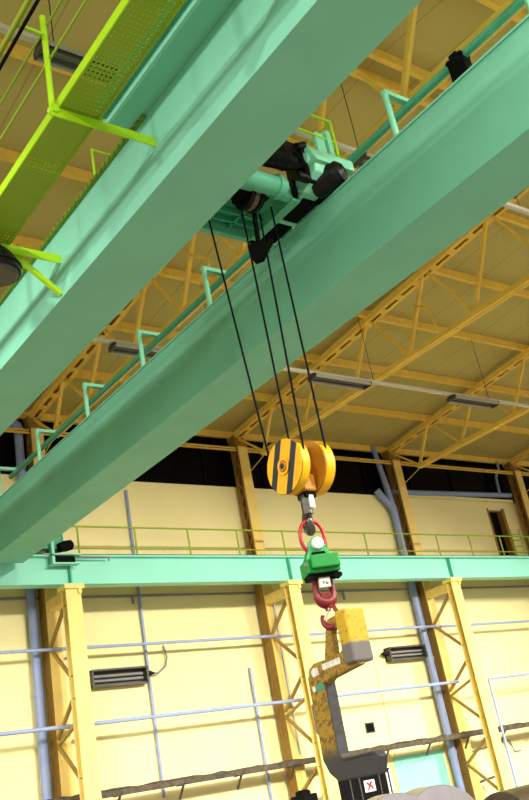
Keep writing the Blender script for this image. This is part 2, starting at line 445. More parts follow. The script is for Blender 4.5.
pipe('wall_conduit', [(15.04, 19.04, 3.78), (20.98, 19.04, 3.80)], .036, M['bluel'], 'upper blue conduit behind the yellow lifting hook', 'conduit')
pipe('wall_conduit', [(21.02, 19.04, 3.78), (38, 19.04, 3.78)], .036, M['bluel'], 'upper blue conduit at the right edge', 'conduit')
pipe('service_pipe', [(-6, 18.75, 2.15), (20.85, 18.75, 2.15)], .043, M['bluel'], 'long blue service pipe crossing low in front of the columns', 'pipe')
pipe('service_pipe', [(38, 18.66, 2.13), (22.1, 18.66, 2.13), (22.05, 18.66, 2.10), (22.05, 18.66, -H)], .04, M['bluel'], 'slim blue pipe turning down beside the right runway post', 'pipe')
pipe('wall_cable', [(-6, 19.52, 5.08), (38, 19.52, 5.0)], .03, M['greypipe'], 'thin grey cable on the wall just under the runway girder', 'cable')
pipe('cable_drop', [(11.2, 19.5, 5.05), (11.2, 19.5, 4.85)], .035, M['greypipe'], 'short grey drop from the cable in the left bay', 'cable')
for X, w in ((17.9, 'behind the green scale'), (22.5, 'right of the right post')):
    pipe('cable_drop', [(X, 19.5, 5.06), (X+.02, 19.5, 4.78)], .035, M['greypipe'], 'short grey cable drop under the girder, ' + w, 'cable')
pipe('wall_riser', [(11.4, 19.53, .5), (11.4, 19.53, 7.75)], .036, M['blue'], 'slim blue-grey riser up the wall left of the middle column', 'pipe')
pipe('wall_riser', [(14.3, 19.53, -H), (14.3, 19.53, 3.15)], .036, M['blue'], 'slim blue-grey riser ending open in mid wall', 'pipe')
pipe('wall_riser', [(15.05, 19.08, .93), (15.05, 19.08, 4.66)], .02, M['bluel'], 'thin pale blue riser on the face of the middle column', 'pipe')
pipe('eaves_pipe', [(20.75, 19.45, 8.1), (26.6, 19.45, 8.24)], .085, M['blue'], 'horizontal blue pipe in front of the dark windows', 'pipe')
pipe('vent_pipe', [(26.05, 19.45, 8.3), (26.1, 19.45, 8.9), (26.4, 19.45, 9.25), (26.38, 19.45, 9.5)], .05, M['blue'], 'thin crooked blue pipe at the right before the dark windows', 'pipe')

# cable tray on brackets
t = thing('cable_tray', 'dark dusty cable tray running low along the wall', 'cable tray', (16, 18.9, .7))
b = MB().box(-6, 38, 18.76, 18.78, .68, .79).box(-6, 38, 19.04, 19.06, .68, .82).box(-6, 38, 18.78, 19.04, .72, .732)
b.build('tray_body', M['tray'], t)
m = MB()
for k in range(4):
    pts = []; x = -6.0
    while x < 38: pts.append((x, 18.82+.055*k+random.uniform(-.02, .02), .765+random.uniform(-.012, .06))); x += .35
    m.tube(pts, .022, 6)
m.build('cable_run', M['tray'], t)
for X in [2.2+1.55*i for i in range(18)]:
    MB().bar((X, 18.76, .69), (X, 19.09, .69), .05, .05).bar((X, 18.8, .69), (X, 19.05, .40), .04, .04).build('tray_bracket', M['dgrey'], t)

# wall flood lamps
def trough(x0, x1, z, label, end):
    t = thing('wall_lamp', label, 'lamp', ((x0+x1)/2, W-.1, z), 'dark trough lamps on the wall')
    # open-fronted hood
    b = MB().box(x0, x1, W-.28, W-.02, z+.32, z+.36).box(x0, x1, W-.06, W-.02, z, z+.34).box(x0, x1, W-.24, W-.02, z-.02, z+.02)
    b.box(x0, x0+.04, W-.26, W-.02, z, z+.34).box(x1-.05, x1, W-.28, W-.02, z, z+.34)
    b.build('housing', M['dgrey'], t)
    for zz in (z+.12, z+.22): MB().tube([(x0+.08, W-.13, zz), (x1-.08, W-.13, zz)], .035, 10).build('tube_cover', M['mgrey'], t)
    MB().lathe((x1 if end > 0 else x0, W-.14, z+.2), (end, 0, 0), [(0, .0), (0, .07), (.14, .06), (.14, .035), (.22, .03), (.22, 0)], 12).build('cable_gland', M['blk'], t)
    return t
trough(9.86, 11.28, 3.0, 'dark trough lamp on the wall beside the left post', 1)
trough(19.06, 20.5, 3.0, 'dark trough lamp on the wall between hook and blue downpipe', -1)
pipe('lamp_cable', [(11.4, W-.14, 3.2), (11.6, W-.14, 3.19), (11.85, W-.12, 3.34), (11.93, W-.1, 3.55), (11.9, W-.05, 3.84)], .022, M['greypipe'], 'curved grey cable feeding the left wall lamp', 'cable', 8)

# ------------------------------------------------------------------ hanging light conduits
def light_line(Y, x0, x1, label, fx, wires):
    t = thing('light_track', label, 'light fitting', (x0+2, Y, 8.2), 'light tracks under the roof')
    MB().box(x0, x1, Y-.035, Y+.035, 8.22, 8.29).build('track_body', M['cwhite'], t)
    for X in fx:
        r = MB().box(X, X+1.66, Y-.1, Y+.1, 8.19, 8.215)
        r.prism([(-.12, 8.19), (-.05, 8.22), (.05, 8.22), (.12, 8.19), (.15, 8.09), (.135, 8.09), (.11, 8.18), (-.11, 8.18), (-.135, 8.09), (-.15, 8.09)], (X, Y, 0), (0, 1, 0), (0, 0, 1), (1, 0, 0), 1.66)
        h = r.build('reflector', M['lgrey'], t)
        for s in (-.07, .07): MB().tube([(X+.06, Y+s, 8.125), (X+1.6, Y+s, 8.125)], .022, 8).build('lamp_tube', M['dgrey'], h)
        [MB().box(e, e+.03, Y-.14, Y+.14, 8.09, 8.19).build('end_cap', M['dgrey'], h) for e in (X, X+1.63)]
    for X in wires: MB().tube([(X, Y, 8.28), (X, Y, RZ(Y)-.1)], .008, 6).build('hanger_wire', M['dgrey'], t)
    return t
light_line(13.4, 1, 36, 'long pale light track with dark fittings, hung from the fourth purlin', [7.9, 12.72, 17.15, 22.0], [2.5, 6.2, 10.2, 14.6, 18.62, 23.3])
light_line(7.22, -1, 24, 'pale light track near the ridge, partly hidden behind the crane', [3.8, 8.7, 13.6], [4.0, 8.74, 12.4, 16.4])

# ------------------------------------------------------------------ the crane
# near girder
t = thing('bridge_girder', 'teal box girder nearest the camera, crossing the upper left', 'girder', (4.52, 7, 5.35), 'teal crane girders')
MB().box(4.143, 4.895, -4, 17.8, 5.35, 6.2).build('box_body', M['teal'], t, .006)
MB().box(4.3, 4.935, -4, 17.8, 6.2, 6.42).build('top_flange', M['teal'], t)
MB().box(4.5, 4.57, -4, 17.8, 6.42, 6.5).build('crab_rail', M['dgrey'], t)
# far girder
t = thing('bridge_girder', 'teal box girder behind the ropes, running to the runway', 'girder', (7.39, 7, 5.35), 'teal crane girders')
MB().box(6.998, 7.778, -4, 17.8, 5.35, 6.40).build('box_body', M['teal'], t, .006)
MB().box(6.975, 7.80, -4, 17.8, 6.395, 6.42).build('top_flange', M['teal'], t)
MB().box(7.2, 7.27, -4, 17.8, 6.42, 6.5).build('crab_rail', M['dgrey'], t)

# end carriage on the runway
t = thing('end_carriage', 'teal end carriage standing on the runway at the girder end', 'crane carriage', (6, 18.15, 5.64))
MB().box(3.2, 8.78, 18.0, 18.32, 5.72, 6.1).build('carriage_box', M['dgreen'], t, .01)
MB().box(8.78, 8.8, 17.96, 18.36, 5.7, 6.12).build('end_plate', M['mint'], t)
for X in (3.7, 8.3): MB().lathe((X, 18.09, 5.82), (0, 1, 0), [(0, 0), (0, .18), (.1, .18), (.1, 0)], 20).build('wheel', M['dgrey'], t)
MB().lathe((8.66, 17.93, 5.72), (1, 0, .25), [(0, 0), (0, .1), (.16, .12), (.3, .11), (.34, .06), (.34, 0)], 16).build('buffer', M['rub'], t)
MB().box(8.46, 8.52, 17.86, 17.98, 5.35, 6.0).build('bracket_upright', M['mint'], t)
MB().box(8.46, 9.1, 17.78, 17.98, 5.53, 5.56).box(8.42, 9.05, 17.78, 17.98, 5.33, 5.36).build('bracket_shelf', M['mint'], t)
MB().box(8.5, 9.0, 17.9, 17.97, 5.36, 5.53).build('collector_box', M['rub'], t)
MB().tube([(9.05, 17.9, 5.52), (9.8, 17.9, 5.51), (9.8, 17.9, 5.42)], .02, 8).build('collector_arm', M['mgrey'], t)

# festoon track on the far girder
t = thing('festoon_track', 'green cable track on inverted-L posts along the far girder', 'cable track', (7.2, 7, 6.42))
MB().tube([(7.385, -4, 6.995), (7.385, 17.2, 6.995)], .052, 16).build('track_rail', M['trackg'], t)
for y in (17.0, 15.05, 13.03, 11.08, 9.14, 7.2, 5.25, 3.3, 1.35):
    p = MB().tube([(7.05, y, 6.42), (7.05, y, 7.08)], .037, 10).build('track_post', M['mint'], t)
    MB().box(7.02, 7.46, y-.035, y+.035, 7.05, 7.11).build('track_arm', M['mint'], p)
single('festoon_trolley', MB().box(7.31, 7.45, 4.32, 4.54, 6.70, 6.96).box(7.34, 7.42, 4.3, 4.4, 6.62, 6.72).tube([(7.31, 4.35, 6.99), (7.46, 4.35, 6.99)], .035, 10).tube([(7.31, 4.52, 6.99), (7.46, 4.52, 6.99)], .035, 10).box(7.3, 7.46, 4.38, 4.49, 6.9, 7.06),
       M['rub'], 'black cable trolley hanging on the green track at the upper right', 'cable trolley', bevel=.012)

# crane walkway with hand rail on the near girder
t = thing('crane_walkway', 'lime green perforated crane walkway with rails at the upper left', 'walkway', (3.4, 7, 5.87))
MB().box(3.18, 3.56, -3, 17.6, 5.87, 5.875).build('plank', M['perf'], t)
MB().box(3.165, 3.18, -3, 17.6, 5.865, 5.965).build('outer_kick_plate', M['lime'], t)
MB().box(3.552, 3.562, -3, 17.6, 5.85, 5.88).build('inner_edge', M['railg'], t)
for i, y in enumerate((-.5, 1.6, 3.7, 5.79, 7.9, 10.0, 12.1, 14.2, 16.3)):
    k = MB().box(3.09, 4.143, y-.035, y-.025, 5.745, 5.85).box(3.09, 4.143, y-.025, y+.03, 5.84, 5.85).build('bracket', M['lime'], t)
    MB().lathe((3.12, y-.05, 5.83), (0, 1, 0), [(0, 0), (0, .045), (.07, .045), (.07, 0)], 14).build('post_foot', M['lime'], t)
    MB().tube([(3.12, y, 5.83), (3.12, y, 6.94)], .028, 10).build('rail_post', M['lime'], t)
    MB().tube([(3.12, y, 6.72), (2.88, y, 6.73)], .018, 8).build('rail_arm', M['lime'], t)
MB().bar((3.62, 7.95, 5.80), (4.143, 7.95, 5.40), .05, .05).build('diagonal_stay', M['lime'], t)
for z in (6.44, 6.84): MB().tube([(3.15, -3, z), (3.15, 17.6, z)], .013, 8).build('hand_rail', M['railg'], t)
MB().tube([(2.85, -3, 6.74), (2.85, 17.6, 6.74)], .026, 10).build('cable_rail', M['railg'], t)
pipe('power_cable', [(2.9, -3, 6.69), (2.9, 17.6, 6.69)], .018, M['rub'], 'black cable along the lime rail in the top left corner', 'cable', 8)
# toothed lime strip along the near girder's top edge and a rail stub
teeth = [(4.142, 5.85)]; y = 5.85
while y < 17.5: teeth += [(4.10, y), (4.10, y+.06), (4.118, y+.06), (4.118, y+.1)]; y += .1
teeth += [(4.142, y)]
single('toothed_strip', MB().prism(teeth, (0, 0, 6.17), (1, 0, 0), (0, 1, 0), (0, 0, 1), .05), M['strip'], 'narrow toothed green strip along the top edge of the near girder', 'strip')
t = thing('rail_stub', 'small lime L-shaped rail stub on the near girder behind the bracket', 'rail', (4.1, 6.86, 6.2))
MB().tube([(4.1, 6.86, 6.2), (4.1, 6.86, 6.54)], .014, 8).build('stub_post', M['lime'], t)
MB().tube([(4.1, 6.86, 6.53), (4.45, 6.86, 6.53)], .012, 8).build('stub_arm', M['lime'], t)
# machinery platform, solid teal plate
t = thing('drive_platform', 'solid teal platform plate above the lime bracket', 'platform', (3.97, 2, 6.22))
MB().box(3.86, 4.16, -3, 6.15, 6.202, 6.225).build('platform_plate', M['teal'], t)
MB().box(3.84, 3.875, -3, 6.15, 6.17, 6.26).build('edge_angle', M['teal2'], t)
MB().box(3.74, 3.84, -3, 6.1, 6.24, 6.36).build('side_channel', M['dgreen'], t)

# lamp under the walkway
t = thing('crane_lamp', 'black round crane lamp under the walkway at the left edge', 'lamp', (3.44, 7.85, 5.45))
L0 = (3.38, 7.85, 5.42)
MB().lathe(L0, (0, 0, 1), [(0, .235), (.02, .25), (.1, .245), (.2, .2), (.28, .14), (.34, .08), (.36, 0)], 32).build('reflector', M['blk'], t)
MB().lathe((L0[0], L0[1], L0[2]-.03), (0, 0, 1), [(0, 0), (.0, .19), (.03, .225), (.05, .235)], 32).build('lens', M['dgrey'], t)
MB().tube([(L0[0]+.25*cos(a), L0[1]+.25*sin(a), L0[2]+.09) for a in [2*pi*k/32 for k in range(32)]], .012, 6, closed=True).build('rim_band', M['blk'], t)
b = MB()
for k in range(3):
    a = k*pi*2/3+.5; b.tube([(L0[0]+.24*cos(a), L0[1]+.24*sin(a), L0[2]+.1), (L0[0]+.06*cos(a), L0[1]+.06*sin(a), L0[2]+.46)], .01, 6)
b.tube([(L0[0], L0[1], L0[2]+.34), (L0[0], L0[1], 5.865)], .03, 8)
b.build('hanger', M['rub'], t)

# ------------------------------------------------------------------ crab (hoist trolley)
t = thing('hoist_crab', 'teal hoist crab with black motors bridging the two girders', 'hoist trolley', (5.95, 7.0, 6.4))
b = MB().box(4.4, 7.3, 7.5, 7.58, 6.42, 6.62).box(4.4, 7.0, 6.62, 6.72, 6.45, 6.62).box(6.60, 6.72, 6.62, 7.58, 6.42, 6.60).box(4.4, 4.5, 6.62, 7.58, 6.5, 6.62)
b.box(5.2, 5.28, 6.62, 7.58, 6.45, 6.6).box(6.96, 7.3, 6.6, 7.5, 6.6, 6.66)
b.build('crab_frame', M['crabg'], t, .006)
b = MB().box(5.28, 6.62, 7.05, 7.5, 6.58, 6.6).box(6.72, 6.95, 6.55, 7.5, 6.5, 6.52).box(6.4, 6.62, 6.7, 7.05, 6.58, 6.6)
for yy in (7.2, 7.36): b.box(5.28, 6.62, yy, yy+.03, 6.5, 6.58)
for xx in (5.8, 6.25): b.box(xx, xx+.03, 7.05, 7.5, 6.5, 6.58)
b.build('floor_plate', M['dgreen'], t)
for y0, y1 in ((7.06, 7.46), (6.58, 7.0)):
    MB().box(6.74, 6.95, y0, y1, 6.42, 6.47).build('dark_opening', M['rub'], t)  # black blocks standing in for the dark gaps in the frame
MB().box(6.7, 6.96, 7.0, 7.06, 6.41, 6.46).build('guard_lug', M['mint'], t)
# rope drum across the front of the crab
MB().lathe((5.3, 6.56, 6.49), (1, 0, 0), [(0, 0), (0, .17), (.05, .17), (.05, .12), (1.0, .12), (1.0, .15), (1.05, .15), (1.05, .12), (1.12, .12), (1.12, 0)], 28).build('rope_drum', M['crabg'], t)
# upper sheave
s = MB().lathe((6.06, 6.86, 6.52), (1, 0, 0), [(0, 0), (0, .19), (.05, .2), (.08, .16), (.12, .16), (.15, .2), (.2, .19), (.2, 0)], 28).build('top_sheave', M['blk'], t)
MB().lathe((6.13, 6.86, 6.52), (1, 0, 0), [(0, .15), (0, .172), (.06, .172), (.06, .15)], 24).build('rope_winding', M['tan'], s)
MB().box(5.9, 6.4, 6.7, 7.05, 6.62, 6.7).box(5.98, 6.04, 6.72, 7.0, 6.45, 6.64).box(6.28, 6.34, 6.72, 7.0, 6.45, 6.64).build('sheave_bracket', M['rub'], t)
# hoist motor and brake, black cluster in front
mo = MB().lathe((5.95, 6.42, 6.80), (1, 0, 0), [(0, 0), (0, .09), (.05, .12), (.48, .12), (.5, .09), (.66, .085), (.66, 0)], 24).build('hoist_motor', M['blk'], t)
b = MB()
for k in range(12): b.lathe((6.02+k*.036, 6.42, 6.80), (1, 0, 0), [(0, .12), (0, .13), (.012, .13), (.012, .12)], 24)
b.build('motor_fins', M['blk'], mo)
MB().box(6.36, 6.58, 6.36, 6.52, 6.9, 7.06).box(6.44, 6.52, 6.4, 6.48, 7.05, 7.13).box(6.28, 6.36, 6.4, 6.5, 6.92, 7.02).build('terminal_box', M['blk'], mo, .01)
br = MB().lathe((6.6, 6.46, 6.76), (1, 0, 0), [(0, 0), (0, .13), (.08, .13), (.08, 0)], 24).build('brake_drum', M['blk'], t)
MB().bar((6.63, 6.34, 6.5), (6.63, 6.34, 6.96), .07, .05).bar((6.63, 6.6, 6.5), (6.63, 6.6, 6.96), .07, .05).bar((6.63, 6.3, 6.97), (6.63, 6.66, 6.97), .06, .05).tube([(6.5, 6.36, 6.56), (6.74, 6.36, 6.56)], .06, 12).tube([(6.56, 6.33, 6.98), (6.7, 6.33, 7.05)], .045, 10).build('brake_arm', M['blk'], br)
MB().tube([(5.85, 6.4, 6.62), (6.1, 6.36, 6.6), (6.4, 6.34, 6.63), (6.62, 6.34, 6.72)], .04, 8).tube([(5.9, 6.4, 6.70), (6.45, 6.35, 6.7)], .025, 8).tube([(6.55, 6.36, 6.9), (6.62, 6.3, 6.7), (6.66, 6.34, 6.5)], .03, 8).build('cable_loop', M['rub'], t)
g = MB().prism([(-.17, -.14), (.1, -.28), (.2, -.2), (.24, .05), (.16, .22), (0, .27), (-.15, .22), (-.22, .05)], (6.66, 6.38, 6.72), (0, 1, 0), (0, 0, 1), (1, 0, 0), .24).build('gearbox', M['mint'], t, .02)
MB().prism([(-.25, -.02), (.27, -.02), (.27, .025), (-.25, .025)], (6.64, 6.38, 6.70), (0, 1, 0), (0, 0, 1), (1, 0, 0), .28).build('gearbox_flange', M['mint'], g)
MB().lathe((6.62, 6.34, 6.80), (1, 0, 0), [(0, 0), (0, .09), (.34, .09), (.34, 0)], 18).build('bearing_cap', M['mint'], g)
MB().box(6.70, 6.92, 6.5, 6.64, 6.46, 6.6).build('gearbox_foot', M['mint'], g)
m2 = MB().lathe((6.93, 6.30, 6.585), (.35, -.75, .12), [(-.22, 0), (-.22, .1), (-.18, .165), (.1, .17), (.18, .145), (.23, .08), (.24, 0)], 26).build('travel_motor', M['blk'], t)
MB().box(6.96, 7.12, 6.4, 6.62, 6.46, 6.6).build('motor_foot', M['rub'], t)
MB().box(6.85, 7.33, 6.2, 6.42, 6.76, 6.91).build('resistor_box', M['mint'], t, .012)
MB().box(6.72, 6.9, 6.38, 6.5, 6.82, 6.96).tube([(6.62, 6.36, 6.88), (6.86, 6.32, 6.87)], .045, 10).build('junction_box', M['rub'], t)
cb = MB().box(6.86, 7.00, 6.26, 6.32, 6.91, 7.26).build('control_panel', M['mint'], t, .008)
MB().box(7.03, 7.10, 6.24, 6.32, 6.91, 7.32).build('panel_door', M['mint'], cb)
MB().prism([(6.60, 6.80), (6.86, 6.80), (6.86, 7.16), (6.76, 7.15), (6.66, 7.02)], (0, 6.40, 0), (1, 0, 0), (0, 0, 1), (0, 1, 0), .03).build('guard_plate', M['teal'], t)
for nm, pts, rr in (('crab_rail_post', [(7.17, 6.26, 6.90), (7.17, 6.26, 7.51)], .021), ('crab_hand_rail', [(7.17, 6.26, 7.51), (6.4, 6.26, 7.51)], .018),
                    ('crab_hand_rail', [(7.17, 6.26, 7.18), (6.4, 6.26, 7.22)], .015), ('crab_hand_rail', [(7.17, 6.26, 7.50), (7.17, 6.7, 7.50)], .015)):
    MB().tube(pts, rr, 8).build(nm, M['lime'], t)

# ------------------------------------------------------------------ ropes, weight and hook block
BY, BZ = 6.75, 3.02
ropes = [((5.93, 7.42, 6.5), (5.835, 7.02, 3.13), 'leftmost black wire rope from the crab to the hook block'),
         ((6.09, 6.98, 6.5), (6.135, 7.01, 3.1), 'second wire rope from the left, passing the black weight'),
         ((6.46, 7.09, 6.5), (5.835, 6.48, 3.1), 'third wire rope from the left, running through the black weight'),
         ((6.52, 6.93, 6.5), (6.14, 6.49, 3.08), 'rightmost black wire rope from the crab to the hook block')]
for p, q, lb in ropes:
    single('wire_rope', MB().tube([p, q], .0115, 8), M['rope'], lb, 'rope', 'hoist ropes')
b = MB().prism([(-.13, .08), (.19, .11), (.13, .02), (.03, -.13), (-.07, -.15), (-.11, -.06)], (6.26, 7.0, 5.90), (.75, -.66, 0), (0, 0, 1), (.66, .75, 0), .12)
single('limit_weight', b, M['rub'], 'black limit-switch weight riding on the ropes below the crab', 'weight', bevel=.015)
single('limit_sling', MB().tube([(6.29, 7.03, 5.97), (6.24, 6.93, 6.45)], .03, 8), M['rub'], 'thick black cord holding the limit-switch weight', 'cord')

t = thing('hook_block', 'yellow hook block with navy diagonal stripes and two sheave covers', 'hook block', (6.02, BY, 2.6))
def striped_disc(x, nx, name):
    """round cover cut into vertical bands of yellow and navy"""
    R_ = .28; b = MB()
    cuts = [-R_, -.175, -.085, .075, .165, R_]; cols = [0, 1, 0, 1, 0]
    tilt = radians(-25)
    for i in range(5):
        a0, a1 = cuts[i], cuts[i+1]; up = []; dn = []
        for k in range(9):
            a = a0+(a1-a0)*k/8; h = sqrt(max(R_*R_-a*a, 0)); up.append((a, h)); dn.append((a, -h))
        poly = dn+up[::-1]; cl = []
        for p in poly:
            if not cl or (abs(cl[-1][0]-p[0])+abs(cl[-1][1]-p[1])) > 1e-5: cl.append(p)
        if abs(cl[0][0]-cl[-1][0])+abs(cl[0][1]-cl[-1][1]) < 1e-5: cl.pop()
        cl = [(a*cos(tilt)-h*sin(tilt), a*sin(tilt)+h*cos(tilt)) for a, h in cl]
        b.prism(cl, (x, BY, BZ), (0, -1, 0), (0, 0, 1), (nx, 0, 0), .012, cols[i])
    return b
striped_disc(5.80, 1, '').build('side_cover', [M['hyel'], M['navy']], t)
# rims
def rim(x0, x1, a0, a1):
    b = MB(); n = 40; R_ = .285; ri = .27
    for k in range(n):
        p, q = a0+(a1-a0)*k/n, a0+(a1-a0)*(k+1)/n
        f = lambda r, a, x: (x, BY-r*cos(a), BZ+r*sin(a))
        b._add([f(R_, p, x0), f(R_, p, x1), f(R_, q, x1), f(R_, q, x0), f(ri, p, x0), f(ri, p, x1), f(ri, q, x1), f(ri, q, x0)],
               [(0, 1, 2, 3), (7, 6, 5, 4), (0, 4, 5, 1), (3, 2, 6, 7)] + ([(0, 3, 7, 4)] if 0 else []), False)
    return b
for x0, x1 in ((5.812, 5.905), (6.12, 6.225)):
    rim(x0, x1, radians(35), radians(-215)).build('cover_rim', M['hyel'], t)
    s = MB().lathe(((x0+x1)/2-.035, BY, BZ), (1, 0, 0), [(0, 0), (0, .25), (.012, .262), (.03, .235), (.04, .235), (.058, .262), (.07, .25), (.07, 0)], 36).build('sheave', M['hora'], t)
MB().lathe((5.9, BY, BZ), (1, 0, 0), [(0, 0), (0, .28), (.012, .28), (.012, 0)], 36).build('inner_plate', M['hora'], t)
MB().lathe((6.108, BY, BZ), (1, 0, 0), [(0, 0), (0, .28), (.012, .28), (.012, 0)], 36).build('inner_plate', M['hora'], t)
MB().lathe((6.225, BY, BZ), (1, 0, 0), [(0, 0), (0, .285), (.012, .285), (.012, 0)], 36).build('side_cover', M['hyel'], t)
ax = MB().lathe((5.775, BY, BZ), (1, 0, 0), [(0, 0), (0, .05), (.03, .055), (.46, .055), (.46, 0)], 24).build('axle', M['hora'], t)
MB().lathe((5.785, BY, BZ), (1, 0, 0), [(0, .09), (0, .062), (.016, .062)], 24).build('axle_ring', M['hyel'], t)
MB().lathe((5.768, BY, BZ), (1, 0, 0), [(0, 0), (0, .028), (.01, .03)], 16).build('axle_nut', M['navy'], ax)
MB().box(5.93, 6.09, BY-.1, BY+.1, 2.74, 2.92).build('crosshead', M['hora'], t, .02)
MB().box(5.95, 6.09, BY-.07, BY+.07, 2.68, 2.76).build('crosshead_nut', M['rub'], t, .01)
# hook
hx, hy = 5.99, BY
hk = MB().tube([(hx, hy, 2.72), (hx, hy, 2.52)], .055, 14).build('hook_shank', M['steel'], t)
MB().box(hx-.005, hx+.05, hy-.075, hy-.05, 2.57, 2.70).build('shank_tag', M['white'], hk)
u = Vector((.55, .835, 0)); pts = []; rs = []
pts.append(Vector((hx, hy, 2.56))); rs.append(.05)
cen = Vector((hx-.01, hy, 2.445))+u*.015
for k in range(15):
    a = radians(100)-radians(285)*k/14*1.0
    pts.append(cen+u*(.088*cos(a))+Vector((0, 0, .088*sin(a)))); rs.append(.045+.016*sin(pi*k/14)-.02*(k/14)**3)
MB().tube(pts, rs, 14).build('hook_bowl', M['steel'], t)

# red link
t = thing('lifting_link', 'red oval lifting link hanging in the black crane hook', 'link', (5.98, BY, 2.17))
d = Vector((.95, -.31, 0)); pts = []
for k in range(40):
    a = 2*pi*k/40; ca, sa = cos(a), sin(a)
    pts.append(Vector((5.965, BY-.02, 2.275))+d*(.125*(abs(ca)**.8)*(1 if ca > 0 else -1)*(1-.0*sa))+Vector((0, 0, .165*sa)))
MB().tube(pts, .019, 10, closed=True).build('link_ring', M['red'], t)

# green crane scale
SX, SY = 5.97, 6.72
yaw = radians(-24); du = Vector((cos(yaw), sin(yaw), 0)); dn_ = Vector((sin(yaw), -cos(yaw), 0))   # dn_ points toward the viewer side
up = Vector((0, 0, 1)); O = Vector((SX, SY, -.018))
t = thing('crane_scale', 'green hanging crane scale between red link and red shackle', 'scale', (SX, SY, 1.9))
tri = [(-.17, 2.0), (.17, 2.0), (.065, 2.22), (.045, 2.265), (0, 2.285), (-.045, 2.265), (-.065, 2.22)]
for off in (-.065, .045):
    MB().prism(tri, O+dn_*off, du, up, dn_, .02).build('side_plate', M['sgreen2'], t, .005)
MB().prism([(-.165, 1.91), (.165, 1.91), (.165, 2.05), (-.165, 2.05)], O+dn_*-.12, du, up, dn_, .26).build('scale_body', M['sgreen'], t, .012)
MB().prism([(-.125, 1.945), (.16, 1.945), (.15, 2.075), (-.125, 2.075)], O+dn_*.14, du, up, dn_, .05).build('display_cover', M['sgreen'], t, .012)
MB().lathe(O+up*2.205+dn_*-.12, dn_, [(0, 0), (0, .058), (.23, .058), (.235, .05), (.235, 0)], 24).build('load_pin', M['white'], t)
MB().prism([(-.08, 2.10), (.07, 2.10), (.06, 2.125), (-.07, 2.125)], O+dn_*.066, du, up, dn_, .01).build('slot', M['rub'], t)
MB().prism([(-.14, 1.87), (.14, 1.87), (.15, 1.915), (-.15, 1.915)], O+dn_*-.1, du, up, dn_, .2).build('base_plate', M['rub'], t)
for a in (-.14, .11, .145):
    MB().lathe(O+du*a+up*1.87+dn_*.1, dn_, [(-.06, 0), (-.06, .025), (.04, .025), (.04, 0)], 10).build('base_bolt', M['rub'], t)
MB().lathe(O+du*-.175+up*2.0+dn_*.12, dn_, [(0, 0), (0, .02), (.02, .02), (.02, 0)], 10).build('side_button', M['mgrey'], t)
# red swivel below the scale
t = thing('red_shackle', 'dark red swivel shackle with a white tag under the green scale', 'shackle', (SX, SY, 1.58))
pts = [O+du*(.085*cos(a))+up*(1.74+.10*sin(a)) for a in [pi+pi*k/16 for k in range(17)]]
pts = [O+du*-.075+up*1.9]+pts+[O+du*.075+up*1.9]
MB().tube(pts, [.03]*2+[.034+.024*sin(pi*k/14) for k in range(15)]+[.03]*2, 12).build('bow', M['dred'], t)
MB().prism([(-.06, 1.66), (.06, 1.66), (.05, 1.74), (-.05, 1.74)], O+dn_*-.03, du, up, dn_, .07).build('bow_web', M['dred'], t, .01)
b = MB().prism([(-.06, 1.775), (.055, 1.775), (.06, 1.92), (-.055, 1.92)], O+dn_*.05, du, up, dn_, .03)
w_ = b.build('tag_plate', M['white'], t, .008)
MB().prism([(-.02, 1.81), (-.008, 1.81), (-.008, 1.835), (-.02, 1.835)], O+dn_*.081, du, up, dn_, .002).prism([(.006, 1.805), (.03, 1.805), (.03, 1.815), (.006, 1.815)], O+dn_*.081, du, up, dn_, .002).prism([(.006, 1.815), (.014, 1.815), (.014, 1.83), (.006, 1.83)], O+dn_*.081, du, up, dn_, .002).build('tag_mark', M['rub'], w_)
MB().tube([O+up*1.66, O+up*1.56], .026, 10).build('swivel_stem', M['dred'], t)

# red safety hook in the lifting eye
t = thing('safety_hook', 'red safety hook seated in the eye of the yellow lifting hook', 'hook', (5.97, 6.68, 1.34))
u = Vector((.3, -.954, 0)); c0 = Vector((5.965, 6.70, 1.475)); pts = []; rs = []
pts.append(Vector((SX, SY, 1.58))); rs.append(.024)
pts.append(c0+u*.05+up*.105); rs.append(.022)
for k in range(15):
    a = radians(40)-radians(250)*k/14
    pts.append(c0+u*(.092*cos(a))+up*(.088*sin(a))); rs.append(.02+.012*sin(pi*k/14))
MB().tube(pts, rs, 12).build('hook_bowl', M['dred'], t)
MB().tube([c0+u*.02+up*.11, c0+u*-.07+up*-.0], .013, 8).build('latch', M['white'], t)

# ------------------------------------------------------------------ C-shaped coil lifting hook
t = thing('coil_lifting_hook', 'worn yellow C-shaped coil lifting hook hung from the red hook', 'lifting hook', (5.96, 6.8, .05))
wornA = mat_worn('worn_yellow', (.36, .225, .02), (.04, .04, .055), .22, .42, .47, .2, 28)
wornB = mat_worn('worn_box', (.60, .39, .015), (.15, .14, .145), 1.17, 1.21, .33, .07, 26)
poly = [(7.02, .06), (7.12, .14), (7.18, .26), (7.18, 1.0), (7.13, 1.09), (7.05, 1.125), (6.44, 1.125), (6.44, .985), (6.86, .94), (6.93, .90), (6.93, .30), (6.88, .235), (6.45, .24), (6.40, .20), (6.46, .055)]
cf = MB().prism(poly, (5.91, 0, 0), (0, 1, 0), (0, 0, 1), (1, 0, 0), .1).build('frame', wornA, t, .012)
outer = [(6.9, 1.10), (6.78, 1.42), (6.74, 1.47), (6.62, 1.48), (6.56, 1.48), (6.56, 1.30), (6.56, 1.10), (6.7, 1.10)]
inner = [(6.74, 1.15), (6.73, 1.33), (6.71, 1.365), (6.67, 1.375), (6.63, 1.365), (6.61, 1.30), (6.62, 1.16), (6.68, 1.13)]
